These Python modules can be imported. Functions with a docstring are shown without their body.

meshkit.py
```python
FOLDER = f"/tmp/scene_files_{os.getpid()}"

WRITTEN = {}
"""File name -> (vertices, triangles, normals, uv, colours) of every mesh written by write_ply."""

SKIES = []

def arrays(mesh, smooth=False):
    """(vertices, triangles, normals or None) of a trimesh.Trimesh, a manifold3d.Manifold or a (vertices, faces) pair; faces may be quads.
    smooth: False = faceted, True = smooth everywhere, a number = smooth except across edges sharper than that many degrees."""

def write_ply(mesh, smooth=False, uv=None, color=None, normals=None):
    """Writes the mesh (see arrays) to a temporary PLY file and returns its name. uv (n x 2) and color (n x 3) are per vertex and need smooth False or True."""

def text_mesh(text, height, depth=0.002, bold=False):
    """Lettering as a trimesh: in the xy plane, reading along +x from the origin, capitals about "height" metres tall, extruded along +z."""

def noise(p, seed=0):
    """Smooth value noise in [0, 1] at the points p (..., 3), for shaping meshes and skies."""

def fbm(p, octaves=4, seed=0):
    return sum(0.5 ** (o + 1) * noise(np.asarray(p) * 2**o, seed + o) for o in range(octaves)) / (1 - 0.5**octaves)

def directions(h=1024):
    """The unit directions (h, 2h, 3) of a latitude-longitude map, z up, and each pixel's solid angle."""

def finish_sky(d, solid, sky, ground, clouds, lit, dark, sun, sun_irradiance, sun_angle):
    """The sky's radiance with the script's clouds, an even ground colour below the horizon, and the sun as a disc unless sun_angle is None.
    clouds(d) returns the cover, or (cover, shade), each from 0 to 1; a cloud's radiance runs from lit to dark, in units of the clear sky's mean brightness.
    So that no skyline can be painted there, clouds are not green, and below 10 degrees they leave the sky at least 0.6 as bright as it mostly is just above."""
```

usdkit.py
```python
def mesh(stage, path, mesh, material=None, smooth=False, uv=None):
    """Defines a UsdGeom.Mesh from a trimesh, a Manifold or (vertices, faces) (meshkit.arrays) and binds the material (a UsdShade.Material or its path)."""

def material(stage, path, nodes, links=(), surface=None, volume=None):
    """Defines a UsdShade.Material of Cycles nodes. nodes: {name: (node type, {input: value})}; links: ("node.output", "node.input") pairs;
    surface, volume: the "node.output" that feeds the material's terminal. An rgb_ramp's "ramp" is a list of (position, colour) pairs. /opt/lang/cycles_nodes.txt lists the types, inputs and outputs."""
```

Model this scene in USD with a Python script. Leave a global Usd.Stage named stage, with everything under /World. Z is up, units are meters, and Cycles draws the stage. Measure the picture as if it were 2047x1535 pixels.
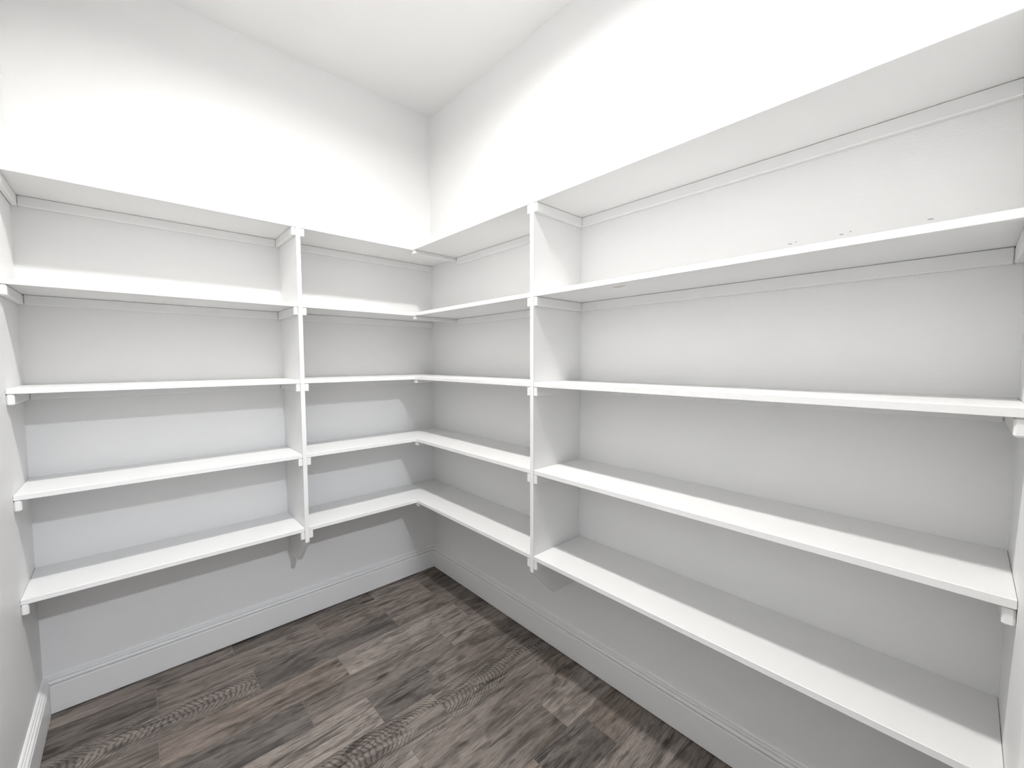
import math, random
import numpy as np
import trimesh
import usdkit, meshkit
from pxr import Usd, UsdGeom, UsdShade, UsdLux, Gf, Sdf

stage = Usd.Stage.CreateInMemory()
UsdGeom.SetStageUpAxis(stage, UsdGeom.Tokens.z)
UsdGeom.SetStageMetersPerUnit(stage, 1.0)
UsdGeom.Xform.Define(stage, '/World')
stage.SetDefaultPrim(stage.GetPrimAtPath('/World'))
UsdGeom.Scope.Define(stage, '/World/Looks')

# ------------------------------------------------------------------ camera, exposure, lamps
# The room corner is the origin: the left wall is the plane y = 0, the right wall the plane x = 0.
EXPOSURE = 0.0
LENS = 1160.0         # radiance of the pantry light's lens
DOWNLIGHT = 1560.0    # radiance of the ceiling downlight beyond the doorway
LENS_COLOR = (1.0, 0.984, 0.966)
DOWNLIGHT_COLOR = (0.89, 0.93, 1.0)
LENS_AT = (-1.05, -1.395)
DOWN_AT = (-1.12, -4.05)

cam = UsdGeom.Camera.Define(stage, '/World/camera')
cam.CreateHorizontalApertureAttr(36.0)
cam.CreateVerticalApertureAttr(36.0 * 1535 / 2047)
cam.CreateFocalLengthAttr(36.0 * 832.02 / 2047)
cam.CreateClippingRangeAttr(Gf.Vec2f(0.01, 50))
cam.CreateExposureAttr(EXPOSURE)
_rt = (0.73806534, -0.67472408, -0.00264064)
_up = (0.03992911, 0.0397701, 0.99841074)
_fw = (0.67354675, 0.7369978, -0.05629406)
cam.AddTransformOp().Set(Gf.Matrix4d(*_rt, 0, *_up, 0, *(-c for c in _fw), 0, -1.51512514, -2.46339853, 1.42742822, 1))

# ------------------------------------------------------------------ dimensions (metres)
LA, LB, H = 1.8285, 2.545, 3.026          # lengths of the left and right walls, ceiling height
D, T = 0.3048, 0.0188                     # shelf depth, board thickness
Z = [0.5915, 0.9560, 1.3189, 1.6846, 2.0567]   # undersides of the five shelf levels
DA, DB = 0.9089, 1.2589                   # uprights: distance from the corner along the left / right wall
CH, CT = 0.038, 0.019                     # cleat: 1x2 stock
WT = 0.12                                 # wall thickness
DX0, DX1, DH = -1.70, -0.75, 2.455         # doorway in the front wall
HX0, HX1, HY = -2.9, 1.3, -5.9            # hallway beyond the doorway

# ------------------------------------------------------------------ materials
def mat(name, nodes, links, surface='p.BSDF'):
    return usdkit.material(stage, '/World/Looks/' + name, nodes, links, surface=surface)

def paint(name, color, rough, bump_scale, bump, detail=2.0, mottled=0.012):
    c2 = tuple(c * (1 - mottled) for c in color)
    return mat(name, {
        'tc': ('texture_coordinate', {}),
        'n': ('noise_texture', {'scale': bump_scale, 'detail': detail, 'roughness': 0.5}),
        'b': ('bump', {'strength': bump, 'distance': 0.002}),
        'm': ('noise_texture', {'scale': 2.3, 'detail': 3.0}),
        'c': ('mix_color', {'a': c2, 'b': color}),
        'p': ('principled_bsdf', {'roughness': rough, 'specular_ior_level': 0.4})},
        [('tc.object', 'n.vector'), ('tc.object', 'm.vector'), ('n.fac', 'b.height'), ('m.fac', 'c.fac'),
         ('c.result', 'p.base_color'), ('b.normal', 'p.normal')])

M_wall = paint('wall_paint', (0.872, 0.872, 0.868), 0.45, 150.0, 0.24)
M_ceil = paint('ceiling_paint', (0.86, 0.86, 0.856), 0.75, 110.0, 0.14)
M_trim = paint('trim_paint', (0.90, 0.90, 0.896), 0.38, 40.0, 0.05)
M_shelf = paint('shelf_paint', (0.88, 0.88, 0.875), 0.42, 55.0, 0.06)
M_scuff = paint('scuff', (0.52, 0.51, 0.50), 0.6, 60.0, 0.05)
M_stain = paint('rust_stain', (0.70, 0.58, 0.50), 0.5, 60.0, 0.05, mottled=0.1)
M_porcelain = paint('lamp_porcelain', (0.82, 0.82, 0.80), 0.2, 20.0, 0.0)
M_metal = mat('downlight_metal', {'n': ('noise_texture', {'scale': 30.0}), 'r': ('map_range', {'from_min': 0.0, 'from_max': 1.0, 'to_min': 0.25, 'to_max': 0.4}),
    'p': ('principled_bsdf', {'base_color': (0.8, 0.8, 0.8), 'roughness': 0.3})}, [('n.fac', 'r.value'), ('r.result', 'p.roughness')])
M_lens = mat('disc_light_glow', {'e': ('emission', {'color': LENS_COLOR, 'strength': LENS})}, [], 'e.emission')
M_down = mat('downlight_glow', {'e': ('emission', {'color': DOWNLIGHT_COLOR, 'strength': DOWNLIGHT})}, [], 'e.emission')
M_grout = paint('floor_joint', (0.21, 0.185, 0.165), 0.8, 200.0, 0.1)

def plank_mat(name, dark, light, arch, seed):
    """Grey-brown wood-look plank: streaked grain, smudges and, with arch > 0, nested cathedral figure; in each plank's own coordinates."""
    return mat(name, {
        'tc': ('texture_coordinate', {}),
        'oi': ('object_info', {}),
        'o1': ('math', {'math_type': 'multiply', 'value2': 41.0 + seed}),
        'o2': ('math', {'math_type': 'multiply', 'value2': 17.0 + seed}),
        'off': ('combine_xyz', {'z': float(seed)}),
        'mv': ('mapping', {'scale': (1.0, 1.0, 1.0)}),
        'g_m': ('mapping', {'scale': (2.2, 30.0, 1.0)}),
        'g': ('noise_texture', {'scale': 1.0, 'detail': 6.0, 'roughness': 0.66, 'distortion': 0.9}),
        'f_m': ('mapping', {'scale': (24.0, 210.0, 1.0)}),
        'f': ('noise_texture', {'scale': 1.0, 'detail': 3.0, 'roughness': 0.6, 'distortion': 0.3}),
        's_m': ('mapping', {'scale': (3.2, 11.0, 1.0)}),
        's': ('noise_texture', {'scale': 1.0, 'detail': 3.0, 'roughness': 0.55, 'distortion': 2.2}),
        'ramp': ('rgb_ramp', {'ramp': [(0.0, dark), (0.36, dark), (0.66, light), (1.0, light)]}),
        'fr': ('map_range', {'from_min': 0.25, 'from_max': 0.75, 'to_min': 0.64, 'to_max': 1.36}),
        'sr': ('map_range', {'range_type': 'smoothstep', 'from_min': 0.33, 'from_max': 0.56, 'to_min': 0.60, 'to_max': 1.10, 'clamp': True}),
        # dark mineral streaks
        'k_m': ('mapping', {'scale': (2.6, 26.0, 1.0), 'location': (7.0, 3.0, 1.0)}),
        'k': ('noise_texture', {'scale': 1.0, 'detail': 4.0, 'roughness': 0.5, 'distortion': 2.6}),
        'kr': ('map_range', {'range_type': 'smoothstep', 'from_min': 0.33, 'from_max': 0.45, 'to_min': 0.50, 'to_max': 1.0, 'clamp': True}),
        # knots
        'v_m': ('mapping', {'scale': (3.0, 8.0, 1.0), 'location': (2.0, 5.0, 4.0)}),
        'vw': ('mix_color', {'blend_type': 'linear_light', 'fac': 0.09, 'use_clamp': False}),
        'vn': ('noise_texture', {'scale': 2.2, 'detail': 3.0}),
        'v': ('voronoi_texture', {'scale': 1.0, 'randomness': 1.0}),
        'vr': ('map_range', {'range_type': 'smoothstep', 'from_min': 0.03, 'from_max': 0.17, 'to_min': 0.45, 'to_max': 1.0, 'clamp': True}),
        'p0': ('math', {'math_type': 'multiply'}),
        # cathedral figure
        'xyz': ('separate_xyz', {}),
        'w_m': ('mapping', {'scale': (3.2, 12.0, 1.0)}),
        'w': ('noise_texture', {'scale': 1.0, 'detail': 3.0, 'roughness': 0.6}),
        'wx': ('math', {'math_type': 'multiply', 'value2': 5.6}),
        'yy': ('math', {'math_type': 'multiply'}),
        'y2': ('math', {'math_type': 'multiply', 'value2': 620.0}),
        'xx': ('math', {'math_type': 'multiply', 'value2': 52.0}),
        'a1': ('math', {'math_type': 'add'}),
        'a2': ('math', {'math_type': 'add'}),
        'a3': ('math', {'math_type': 'multiply', 'value2': 6.2832}),
        'sn': ('math', {'math_type': 'sine'}),
        'ar': ('map_range', {'range_type': 'smoothstep', 'from_min': -0.2, 'from_max': 0.9, 'to_min': 0.0, 'to_max': 1.0, 'clamp': True}),
        'q_m': ('mapping', {'scale': (2.6, 9.0, 1.0), 'location': (3.0, 9.0, 2.0)}),
        'q': ('noise_texture', {'scale': 1.0, 'detail': 2.0}),
        'qr': ('map_range', {'range_type': 'smoothstep', 'from_min': 0.38, 'from_max': 0.52, 'to_min': 0.0, 'to_max': arch, 'clamp': True}),
        'am': ('math', {'math_type': 'multiply'}),
        'inv': ('math', {'math_type': 'subtract', 'value1': 1.0}),
        'p1': ('math', {'math_type': 'multiply'}), 'p2': ('math', {'math_type': 'multiply'}), 'p3': ('math', {'math_type': 'multiply'}),
        'cc': ('combine_color', {}),
        'col': ('mix_color', {'blend_type': 'multiply', 'fac': 1.0, 'use_clamp': False}),
        'bp': ('bump', {'strength': 0.25, 'distance': 0.002}),
        'p': ('principled_bsdf', {'roughness': 0.5, 'specular_ior_level': 0.2})},
        [('oi.random', 'o1.value1'), ('oi.random', 'o2.value1'), ('o1.value', 'off.x'), ('o2.value', 'off.y'),
         ('tc.object', 'mv.vector'), ('off.vector', 'mv.location'),
         ('mv.vector', 'g_m.vector'), ('g_m.vector', 'g.vector'), ('mv.vector', 'f_m.vector'), ('f_m.vector', 'f.vector'),
         ('mv.vector', 's_m.vector'), ('s_m.vector', 's.vector'), ('mv.vector', 'k_m.vector'), ('k_m.vector', 'k.vector'),
         ('mv.vector', 'v_m.vector'), ('v_m.vector', 'vn.vector'), ('v_m.vector', 'vw.a'), ('vn.color', 'vw.b'), ('vw.result', 'v.vector'), ('v.distance', 'vr.value'),
         ('g.fac', 'ramp.fac'), ('f.fac', 'fr.value'), ('s.fac', 'sr.value'), ('k.fac', 'kr.value'),
         ('tc.object', 'xyz.vector'), ('mv.vector', 'w_m.vector'), ('w_m.vector', 'w.vector'), ('w.fac', 'wx.value1'),
         ('xyz.y', 'yy.value1'), ('xyz.y', 'yy.value2'), ('yy.value', 'y2.value1'), ('xyz.x', 'xx.value1'),
         ('xx.value', 'a1.value1'), ('y2.value', 'a1.value2'), ('a1.value', 'a2.value1'), ('wx.value', 'a2.value2'),
         ('a2.value', 'a3.value1'), ('a3.value', 'sn.value1'), ('sn.value', 'ar.value'),
         ('mv.vector', 'q_m.vector'), ('q_m.vector', 'q.vector'), ('q.fac', 'qr.value'),
         ('ar.result', 'am.value1'), ('qr.result', 'am.value2'), ('am.value', 'inv.value2'),
         ('sr.result', 'p0.value1'), ('vr.result', 'p0.value2'), ('fr.result', 'p1.value1'), ('p0.value', 'p1.value2'), ('p1.value', 'p2.value1'), ('kr.result', 'p2.value2'),
         ('p2.value', 'p3.value1'), ('inv.value', 'p3.value2'),
         ('p3.value', 'cc.r'), ('p3.value', 'cc.g'), ('p3.value', 'cc.b'),
         ('ramp.color', 'col.a'), ('cc.color', 'col.b'), ('col.result', 'p.base_color'),
         ('f.fac', 'bp.height'), ('bp.normal', 'p.normal')])

def tone(v, warm):
    return (0.94 * v * (1.0 + 1.15 * warm), 0.94 * v, 0.94 * v * (1.0 - 0.8 * warm))
PLANK = {}
for i, (key, lo, hi, warm, arch) in enumerate([
        ('dark', 0.088, 0.150, 0.14, 0.0), ('darkgrey', 0.098, 0.165, 0.11, 0.0), ('mid', 0.125, 0.215, 0.14, 0.0),
        ('midwarm', 0.132, 0.225, 0.17, 0.0), ('light', 0.175, 0.285, 0.13, 0.0), ('figured', 0.150, 0.250, 0.13, 0.48)]):
    PLANK[key] = plank_mat('plank_' + key, tone(lo, warm), tone(hi, warm), arch, i + 1)

# ------------------------------------------------------------------ helpers
used = {}
def numbered(parent, name):
    k = used.get((parent, name), 0)
    used[(parent, name)] = k + 1
    return f'{parent}/{name}' if k == 0 else f'{parent}/{name}_{k:03d}'

def box(lo, hi, bev=0.0):
    lo, hi = np.minimum(lo, hi), np.maximum(lo, hi)
    if bev <= 0:
        return trimesh.creation.box(bounds=[lo, hi])
    pts = []
    for sx in (0, 1):
        for sy in (0, 1):
            for sz in (0, 1):
                c = np.array([(lo, hi)[sx][0], (lo, hi)[sy][1], (lo, hi)[sz][2]])
                s = np.array([1 if sx == 0 else -1, 1 if sy == 0 else -1, 1 if sz == 0 else -1]) * bev
                for ax in range(3):
                    off = s.copy(); off[ax] = 0
                    pts.append(c + off)
    return trimesh.convex.convex_hull(np.array(pts))

def prism(poly, axis, a, b):
    """Extrudes a 2D outline (coordinates of the two other axes, in x, y, z order) along axis from a to b."""
    from shapely.geometry import Polygon
    m = trimesh.creation.extrude_polygon(Polygon(poly), b - a)
    v = np.array(m.vertices)
    w = np.zeros_like(v)
    o = [k for k in range(3) if k != axis]
    w[:, o[0]], w[:, o[1]], w[:, axis] = v[:, 0], v[:, 1], v[:, 2] + a
    m = trimesh.Trimesh(w, m.faces, process=False)
    if m.volume < 0:
        m.invert()
    return m

def setd(prim, **kw):
    for k, v in kw.items():
        if v is not None:
            prim.SetCustomDataByKey(k, v)
    return prim

def thing(name, label=None, category=None, group=None, kind=None, at=(0, 0, 0)):
    x = UsdGeom.Xform.Define(stage, numbered('/World', name))
    x.AddTranslateOp().Set(Gf.Vec3d(*map(float, at)))
    x.at = np.array(at, float)
    setd(x.GetPrim(), label=label, category=category, group=group, kind=kind)
    return x

def part(parent, name, mesh, material, label=None, smooth=False, at=None):
    """One mesh of a thing; the mesh is given in room coordinates. With at, the mesh is in its own coordinates and stands at that point."""
    m = mesh if not isinstance(mesh, list) else trimesh.util.concatenate(mesh)
    m = m.copy()
    if at is None:
        m.apply_translation(-parent.at)
    p = usdkit.mesh(stage, numbered(str(parent.GetPath()), name), m, material, smooth=smooth)
    if at is not None:
        p.AddTranslateOp().Set(Gf.Vec3d(*map(float, np.array(at) - parent.at)))
    setd(p.GetPrim(), label=label)
    return p

def solid(name, mesh, material, label=None, category=None, group=None, kind=None, smooth=False, at=(0, 0, 0)):
    m = (mesh if not isinstance(mesh, list) else trimesh.util.concatenate(mesh)).copy()
    m.apply_translation(-np.array(at, float))
    p = usdkit.mesh(stage, numbered('/World', name), m, material, smooth=smooth)
    p.AddTranslateOp().Set(Gf.Vec3d(*map(float, at)))
    setd(p.GetPrim(), label=label, category=category, group=group, kind=kind)
    return p

# ------------------------------------------------------------------ the room shell
S = 'structure'
solid('wall_back', box((-LA, 0, 0), (WT, WT, H)), M_wall, 'white painted wall on the left half of the picture, behind two bays of shelves', 'wall', kind=S)
wr = thing('wall_right', 'white painted wall on the right half of the picture, behind the widest bay of shelves', 'wall', kind=S)
part(wr, 'plaster', box((0, -LB - WT, 0), (WT, 0, H)), M_wall)
solid('wall_left', box((-LA - WT, -LB - WT, 0), (-LA, WT, H)), M_wall, 'white textured side wall at the far left edge, closing the left shelves', 'wall', kind=S)
solid('wall_front', [box((DX1, -LB - WT, 0), (0, -LB, H)), box((-LA, -LB - WT, 0), (DX0, -LB, H)), box((DX0, -LB - WT, DH), (DX1, -LB, H))],
      M_wall, 'white wall with the doorway, a sliver of it at the far right edge', 'wall', kind=S)
solid('ceiling', box((-LA - WT, -LB - WT, H), (WT, WT, H + 0.1)), M_ceil, 'plain white ceiling above the shelves', 'ceiling', kind=S)

# floor: one plank after another in rows along the left wall
PW, ROW0, GAP = 0.1687, 0.118, 0.0022
ENDS = {0: [-1.20, -0.49], 1: [-1.491, -0.83, -0.20], 2: [-1.155, -0.503], 3: [-1.496, -0.835, -0.17], 4: [-1.70, -1.041, -0.374],
        5: [-1.49, -0.832, -0.557], 6: [-1.28, -0.62], 7: [-1.47, -0.81, -0.15], 8: [-0.97, -0.314], 9: [-1.16, -0.505, -0.231]}
KINDS = {0: ['mid', 'dark', 'mid'], 1: ['dark', 'mid', 'midwarm', 'dark'], 2: ['figured', 'darkgrey', 'mid'], 3: ['mid', 'midwarm', 'light', 'mid'],
         4: ['mid', 'darkgrey', 'mid', 'light'], 5: ['mid', 'light', 'darkgrey', 'mid'], 6: ['figured', 'figured', 'figured'],
         7: ['light', 'light', 'mid', 'midwarm'], 8: ['light', 'mid', 'light'], 9: ['mid', 'midwarm', 'darkgrey', 'midwarm']}
fl = thing('floor', 'floor of grey-brown wood-look planks running along the left wall', 'floor', kind=S)
part(fl, 'joint_filler', box((HX0, HY, -0.05), (0.02, 0.02, -0.0016)), M_grout, label='pale joint filler between the planks')
rng = random.Random(11)
row = 0
while True:
    y1 = 0.0 if row == 0 else -(ROW0 + PW * (row - 1))
    y0 = -(ROW0 + PW * row)
    if y1 < HY + 0.05:
        break
    y0 = max(y0, HY)
    inside = y1 > -LB - WT
    xa, xb = (-LA if y0 > -LB else -LA, 0.0) if inside else (HX0, 0.0)
    if row in ENDS:
        ends, kinds = ENDS[row], KINDS[row]
    else:
        ends, e = [], xa + rng.uniform(0.15, 0.6)
        while e < xb - 0.08:
            ends.append(e); e += 0.655
        kinds = [rng.choice(['dark', 'darkgrey', 'mid', 'mid', 'midwarm', 'light', 'figured']) for _ in range(len(ends) + 1)]
    xs = [xa] + ends + [xb]
    for i in range(len(xs) - 1):
        a, b = xs[i] + GAP / 2, xs[i + 1] - GAP / 2
        lo, hi = y0 + GAP / 2, y1 - GAP / 2
        if lo >= hi or a >= b:
            continue
        c = np.array([(a + b) / 2, (lo + hi) / 2, -0.004])
        hx, hy = (b - a) / 2, (hi - lo) / 2
        m = box((-hx, -hy, -0.004), (hx, hy, 0.004 + rng.uniform(-0.0003, 0.0)), 0.0007)
        part(fl, 'plank', m, PLANK[kinds[i]], at=c)
    row += 1

# baseboards: flat face, groove, bead and two small steps
BP = [(0, 0.0025), (0.0180, 0.0025), (0.0195, 0.004), (0.0195, 0.1150), (0.0185, 0.1180), (0.0160, 0.1195), (0.0110, 0.1200), (0.0110, 0.1222), (0.0158, 0.1230), (0.0182, 0.1255),
      (0.0190, 0.1290), (0.0182, 0.1335), (0.0160, 0.1365), (0.0125, 0.1380), (0.0090, 0.1384), (0.0090, 0.1402), (0.0122, 0.1408), (0.0130, 0.1430),
      (0.0120, 0.1462), (0.0090, 0.1478), (0.0062, 0.1482), (0.0062, 0.1498), (0.0080, 0.1504), (0.0078, 0.1550), (0.0050, 0.1580), (0, 0.1590)]
def baseboard(name, axis, sign, a, b, label, wall=0.0):
    m = prism([(wall + sign * p[0], p[1]) for p in BP], axis, a, b)
    return solid(name, m, M_trim, label, 'baseboard', kind=S)
baseboard('baseboard_back', 0, -1, -LA, 0, 'white moulded baseboard under the lowest left shelves')
baseboard('baseboard_right', 1, -1, -LB, -0.0195, 'white moulded baseboard under the lowest right shelves')
baseboard('baseboard_left', 1, 1, -LB, -0.0195, 'white moulded baseboard in the bottom left corner of the picture', wall=-LA)

# doorway lining and casing
tr = thing('trim_1', 'white doorway lining and casing in the front wall', 'door frame', kind=S)
part(tr, 'jamb', box((DX0, -LB - WT, 0), (DX0 + 0.018, -LB, DH), 0.002), M_trim)
part(tr, 'jamb', box((DX1 - 0.018, -LB - WT, 0), (DX1, -LB, DH), 0.002), M_trim)
part(tr, 'head_jamb', box((DX0, -LB - WT, DH - 0.018), (DX1, -LB, DH), 0.002), M_trim)
for y in (-LB, -LB - WT - 0.016):
    part(tr, 'casing', box((DX0 - 0.07, y, 0), (DX0 + 0.006, y + 0.016, DH + 0.07), 0.003), M_trim)
    part(tr, 'casing', box((DX1 - 0.006, y, 0), (DX1 + 0.07, y + 0.016, DH + 0.07), 0.003), M_trim)
    part(tr, 'head_casing', box((DX0 + 0.006, y, DH - 0.006), (DX1 - 0.006, y + 0.016, DH + 0.07), 0.003), M_trim)

# hallway beyond the doorway (behind the camera)
solid('wall_hall_left', box((HX0 - WT, HY - WT, 0), (HX0, -LB - WT, H)), M_wall, 'white hallway wall beyond the doorway, on its left', 'wall', kind=S)
solid('wall_hall_right', box((0.02, HY - WT, 0), (0.02 + WT, -LB - WT, H)), M_wall, 'white hallway wall beyond the doorway, on its right', 'wall', kind=S)
solid('wall_hall_back', box((HX0 - WT, HY - WT, 0), (0.02 + WT, HY, H)), M_wall, 'white hallway wall facing the doorway', 'wall', kind=S)
solid('wall_hall_front', box((HX0 - WT, -LB - WT, 0), (-LA - WT, -LB, H)), M_wall, 'white hallway wall beside the pantry', 'wall', kind=S)
solid('ceiling_hall', box((HX0 - WT, HY - WT, H), (0.02 + WT, -LB - WT, H + 0.1)), M_ceil, 'white ceiling of the hallway', 'ceiling', kind=S)

# ------------------------------------------------------------------ lamps
lx, ly = LENS_AT
lamp = thing('ceiling_light', 'short round white surface-mounted downlight on the pantry ceiling', 'ceiling light', at=(lx, ly, H))
prof = np.array([(0, 0), (0.092, 0), (0.092, -0.028), (0.090, -0.032), (0.079, -0.032), (0.077, -0.029), (0.074, -0.012), (0, -0.012)])[::-1]
base = trimesh.creation.revolve(prof, sections=48)
base.apply_translation((lx, ly, H))
part(lamp, 'housing', base, M_porcelain, smooth=30)
g = trimesh.creation.cylinder(0.060, 0.004, sections=48)
g.apply_translation((lx, ly, H - 0.0142))
part(lamp, 'lens', g, M_lens)

down = thing('recessed_light', 'round recessed downlight in the hallway ceiling', 'ceiling light', at=(*DOWN_AT, H))
ring = trimesh.creation.annulus(0.075, 0.095, 0.008, sections=40)
ring.apply_translation((*DOWN_AT, H - 0.004))
part(down, 'trim_ring', ring, M_metal, smooth=30)
disc = trimesh.creation.cylinder(0.0745, 0.004, sections=40)
disc.apply_translation((*DOWN_AT, H - 0.002))
part(down, 'lens', disc, M_down)

# ------------------------------------------------------------------ shelves
BV = 0.0012
E = 0.0006            # hairline joint between pieces
ORD = ['lowest', 'second-lowest', 'middle', 'second-highest']

def board(p, lo, hi):
    return part(p, 'board', box(lo, hi, BV), M_shelf)

def cleat(p, name, lo, hi, bev=0.0022):
    return part(p, name, box(lo, hi, bev), M_shelf)

for k in range(4):
    z = Z[k]
    # left bay, on the left wall between the side wall and the upright
    p = thing('wall_shelf', f'{ORD[k]} white shelf of the left bay, left of the first upright', 'shelf', 'shelves in the left bay', at=(-(LA + DA) / 2, 0, z - CH))
    xa, xb = -LA, -DA - T / 2
    board(p, (xa + E, -D, z), (xb - E, -E, z + T))
    cleat(p, 'back_cleat', (xa + CT + E, -CT, z - CH), (xb - CT - E, -E, z - E))
    cleat(p, 'side_cleat', (xa + E, -D, z - CH), (xa + CT, -E, z - E), 0.004)
    cleat(p, 'side_cleat', (xb - CT, -D + 0.0008, z - CH), (xb - E, -E, z - E))
    # corner: two boards meeting at the joint, a flat cleat under it
    p = thing('corner_shelf', f'{ORD[k]} L-shaped white corner shelf between the two uprights', 'shelf', 'corner shelves', at=(-D / 2, -D / 2, z - CH))
    board(p, (-DA + T / 2 + E, -D, z), (-E, -E, z + T))
    board(p, (-D, -DB + T / 2 + E, z), (-E, -D - 0.0005, z + T))
    cleat(p, 'back_cleat', (-DA + T / 2 + CT + E, -CT, z - CH), (-E, -E, z - E))
    cleat(p, 'back_cleat', (-CT, -DB + T / 2 + CT + E, z - CH), (-E, -D - CH / 2 - E, z - E))
    cleat(p, 'side_cleat', (-DA + T / 2 + E, -D + 0.0008, z - CH), (-DA + T / 2 + CT, -E, z - E))
    cleat(p, 'side_cleat', (-D + 0.0008, -DB + T / 2 + E, z - CH), (-E, -DB + T / 2 + CT, z - E))
    jc = prism([(-D - 0.019, z - CT), (-D + 0.019, z - CT), (-D + 0.0135, z - E), (-D - 0.0135, z - E)], 0, -D + 0.004, -E)
    part(p, 'joint_cleat', jc, M_shelf)
    # right bay
    p = thing('wall_shelf', f'{ORD[k]} white shelf in the wide right bay, right of the second upright', 'shelf', 'shelves in the right bay', at=(0, -(LB + DB) / 2, z - CH))
    ya, yb = -LB, -DB - T / 2
    board(p, (-D, ya + E, z), (-E, yb - E, z + T))
    cleat(p, 'back_cleat', (-CT, ya + CT + E, z - CH), (-E, yb - CT - E, z - E))
    cleat(p, 'side_cleat', (-D + 0.0008, yb - CT, z - CH), (-E, yb - E, z - E))
    cleat(p, 'side_cleat', (-D + 0.006, ya + E, z - CH), (-E, ya + CT, z - E), 0.004)
    if k == 3:
        a = np.linspace(0, 2 * np.pi, 24, endpoint=False)
        r = 0.018 + 0.005 * np.sin(3 * a + 0.5)
        part(p, 'rust_stain', prism(np.c_[-0.243 + 0.6 * r * np.cos(a), -1.628 + 1.3 * r * np.sin(a)], 2, z - 0.0003, z + 0.0004), M_stain, label='small rusty stain on the underside')

z = Z[4]
p = thing('wall_shelf', 'topmost white shelf along the whole left wall', 'shelf', 'topmost shelves', at=(-LA / 2, 0, z - CH))
board(p, (-LA + E, -D, z), (-E, -E, z + T))
cleat(p, 'back_cleat', (-LA + CT + E, -CT, z - CH), (-DA - T / 2 - CT - E, -E, z - E))
cleat(p, 'back_cleat', (-DA + T / 2 + CT + E, -CT, z - CH), (-E, -E, z - E))
cleat(p, 'side_cleat', (-LA + E, -D, z - CH), (-LA + CT, -E, z - E), 0.004)
cleat(p, 'side_cleat', (-DA - T / 2 - CT, -D + 0.0008, z - CH), (-DA - T / 2 - E, -E, z - E))
cleat(p, 'side_cleat', (-DA + T / 2 + E, -D + 0.0008, z - CH), (-DA + T / 2 + CT, -E, z - E))
p = thing('wall_shelf', 'topmost white shelf along the whole right wall', 'shelf', 'topmost shelves', at=(0, -LB / 2, z - CH))
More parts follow.
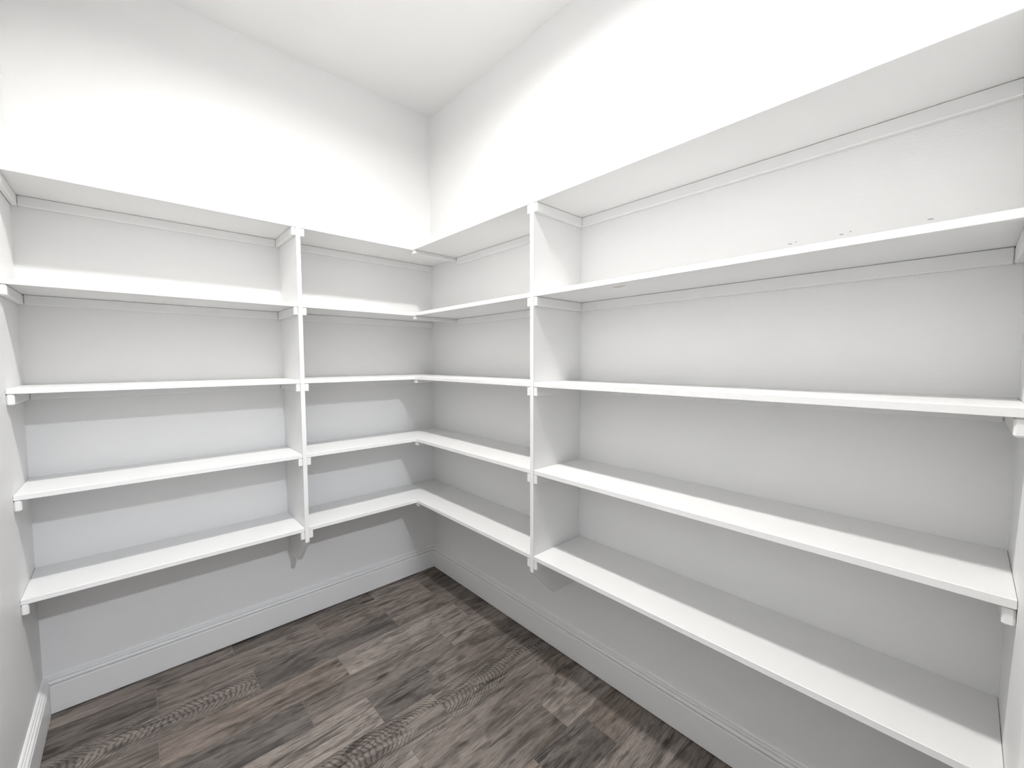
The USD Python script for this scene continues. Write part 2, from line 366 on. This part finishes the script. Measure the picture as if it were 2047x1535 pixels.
board(p, (-D, -LB + E, z), (-E, -D - 0.0005, z + T))
jc = prism([(-D - 0.019, z - CT), (-D + 0.019, z - CT), (-D + 0.0135, z - E), (-D - 0.0135, z - E)], 0, -D + 0.004, -E)
part(p, 'joint_cleat', jc, M_shelf)
cleat(p, 'back_cleat', (-CT, -DB + T / 2 + CT + E, z - CH), (-E, -D - CH / 2 - E, z - E))
cleat(p, 'back_cleat', (-CT, -LB + CT + E, z - CH), (-E, -DB - T / 2 - CT - E, z - E))
cleat(p, 'side_cleat', (-D + 0.0008, -DB + T / 2 + E, z - CH), (-E, -DB + T / 2 + CT, z - E))
cleat(p, 'side_cleat', (-D + 0.0008, -DB - T / 2 - CT, z - CH), (-E, -DB - T / 2 - E, z - E))
cleat(p, 'side_cleat', (-D + 0.006, -LB + E, z - CH), (-E, -LB + CT, z - E), 0.004)

# uprights: full-height boards, the lower front corner cut off at a slant
ZT, ZB, ZF, CUT = Z[4] - E, 0.403, 0.536, 0.175
out = [(-0.0005, ZB), (-CUT, ZB), (-D, ZF), (-D, ZT), (-0.0005, ZT)]
solid('shelf_upright', prism(out, 0, -DA - T / 2, -DA + T / 2), M_shelf, 'narrow white vertical board dividing the shelves on the left wall', 'shelf upright', at=(-DA, 0, ZB))
solid('shelf_upright', prism(out, 1, -DB - T / 2, -DB + T / 2), M_shelf, 'narrow white vertical board dividing the shelves on the right wall', 'shelf upright', at=(0, -DB, ZB))

# small grey scuffs on the right wall above the second highest shelf
for y, zz, w, h in [(-2.079, 1.784, 0.012, 0.004), (-2.094, 1.787, 0.006, 0.003), (-2.205, 1.785, 0.010, 0.004), (-2.225, 1.789, 0.005, 0.003), (-2.385, 1.7835, 0.012, 0.004)]:
    a = np.linspace(0, 2 * np.pi, 14, endpoint=False)
    q = np.c_[y + w / 2 * np.cos(a) * (1 + 0.3 * np.sin(2 * a)), zz + h / 2 * np.sin(a)]
    part(wr, 'scuff_mark', prism(q, 0, -0.0004, 0.0005), M_scuff)
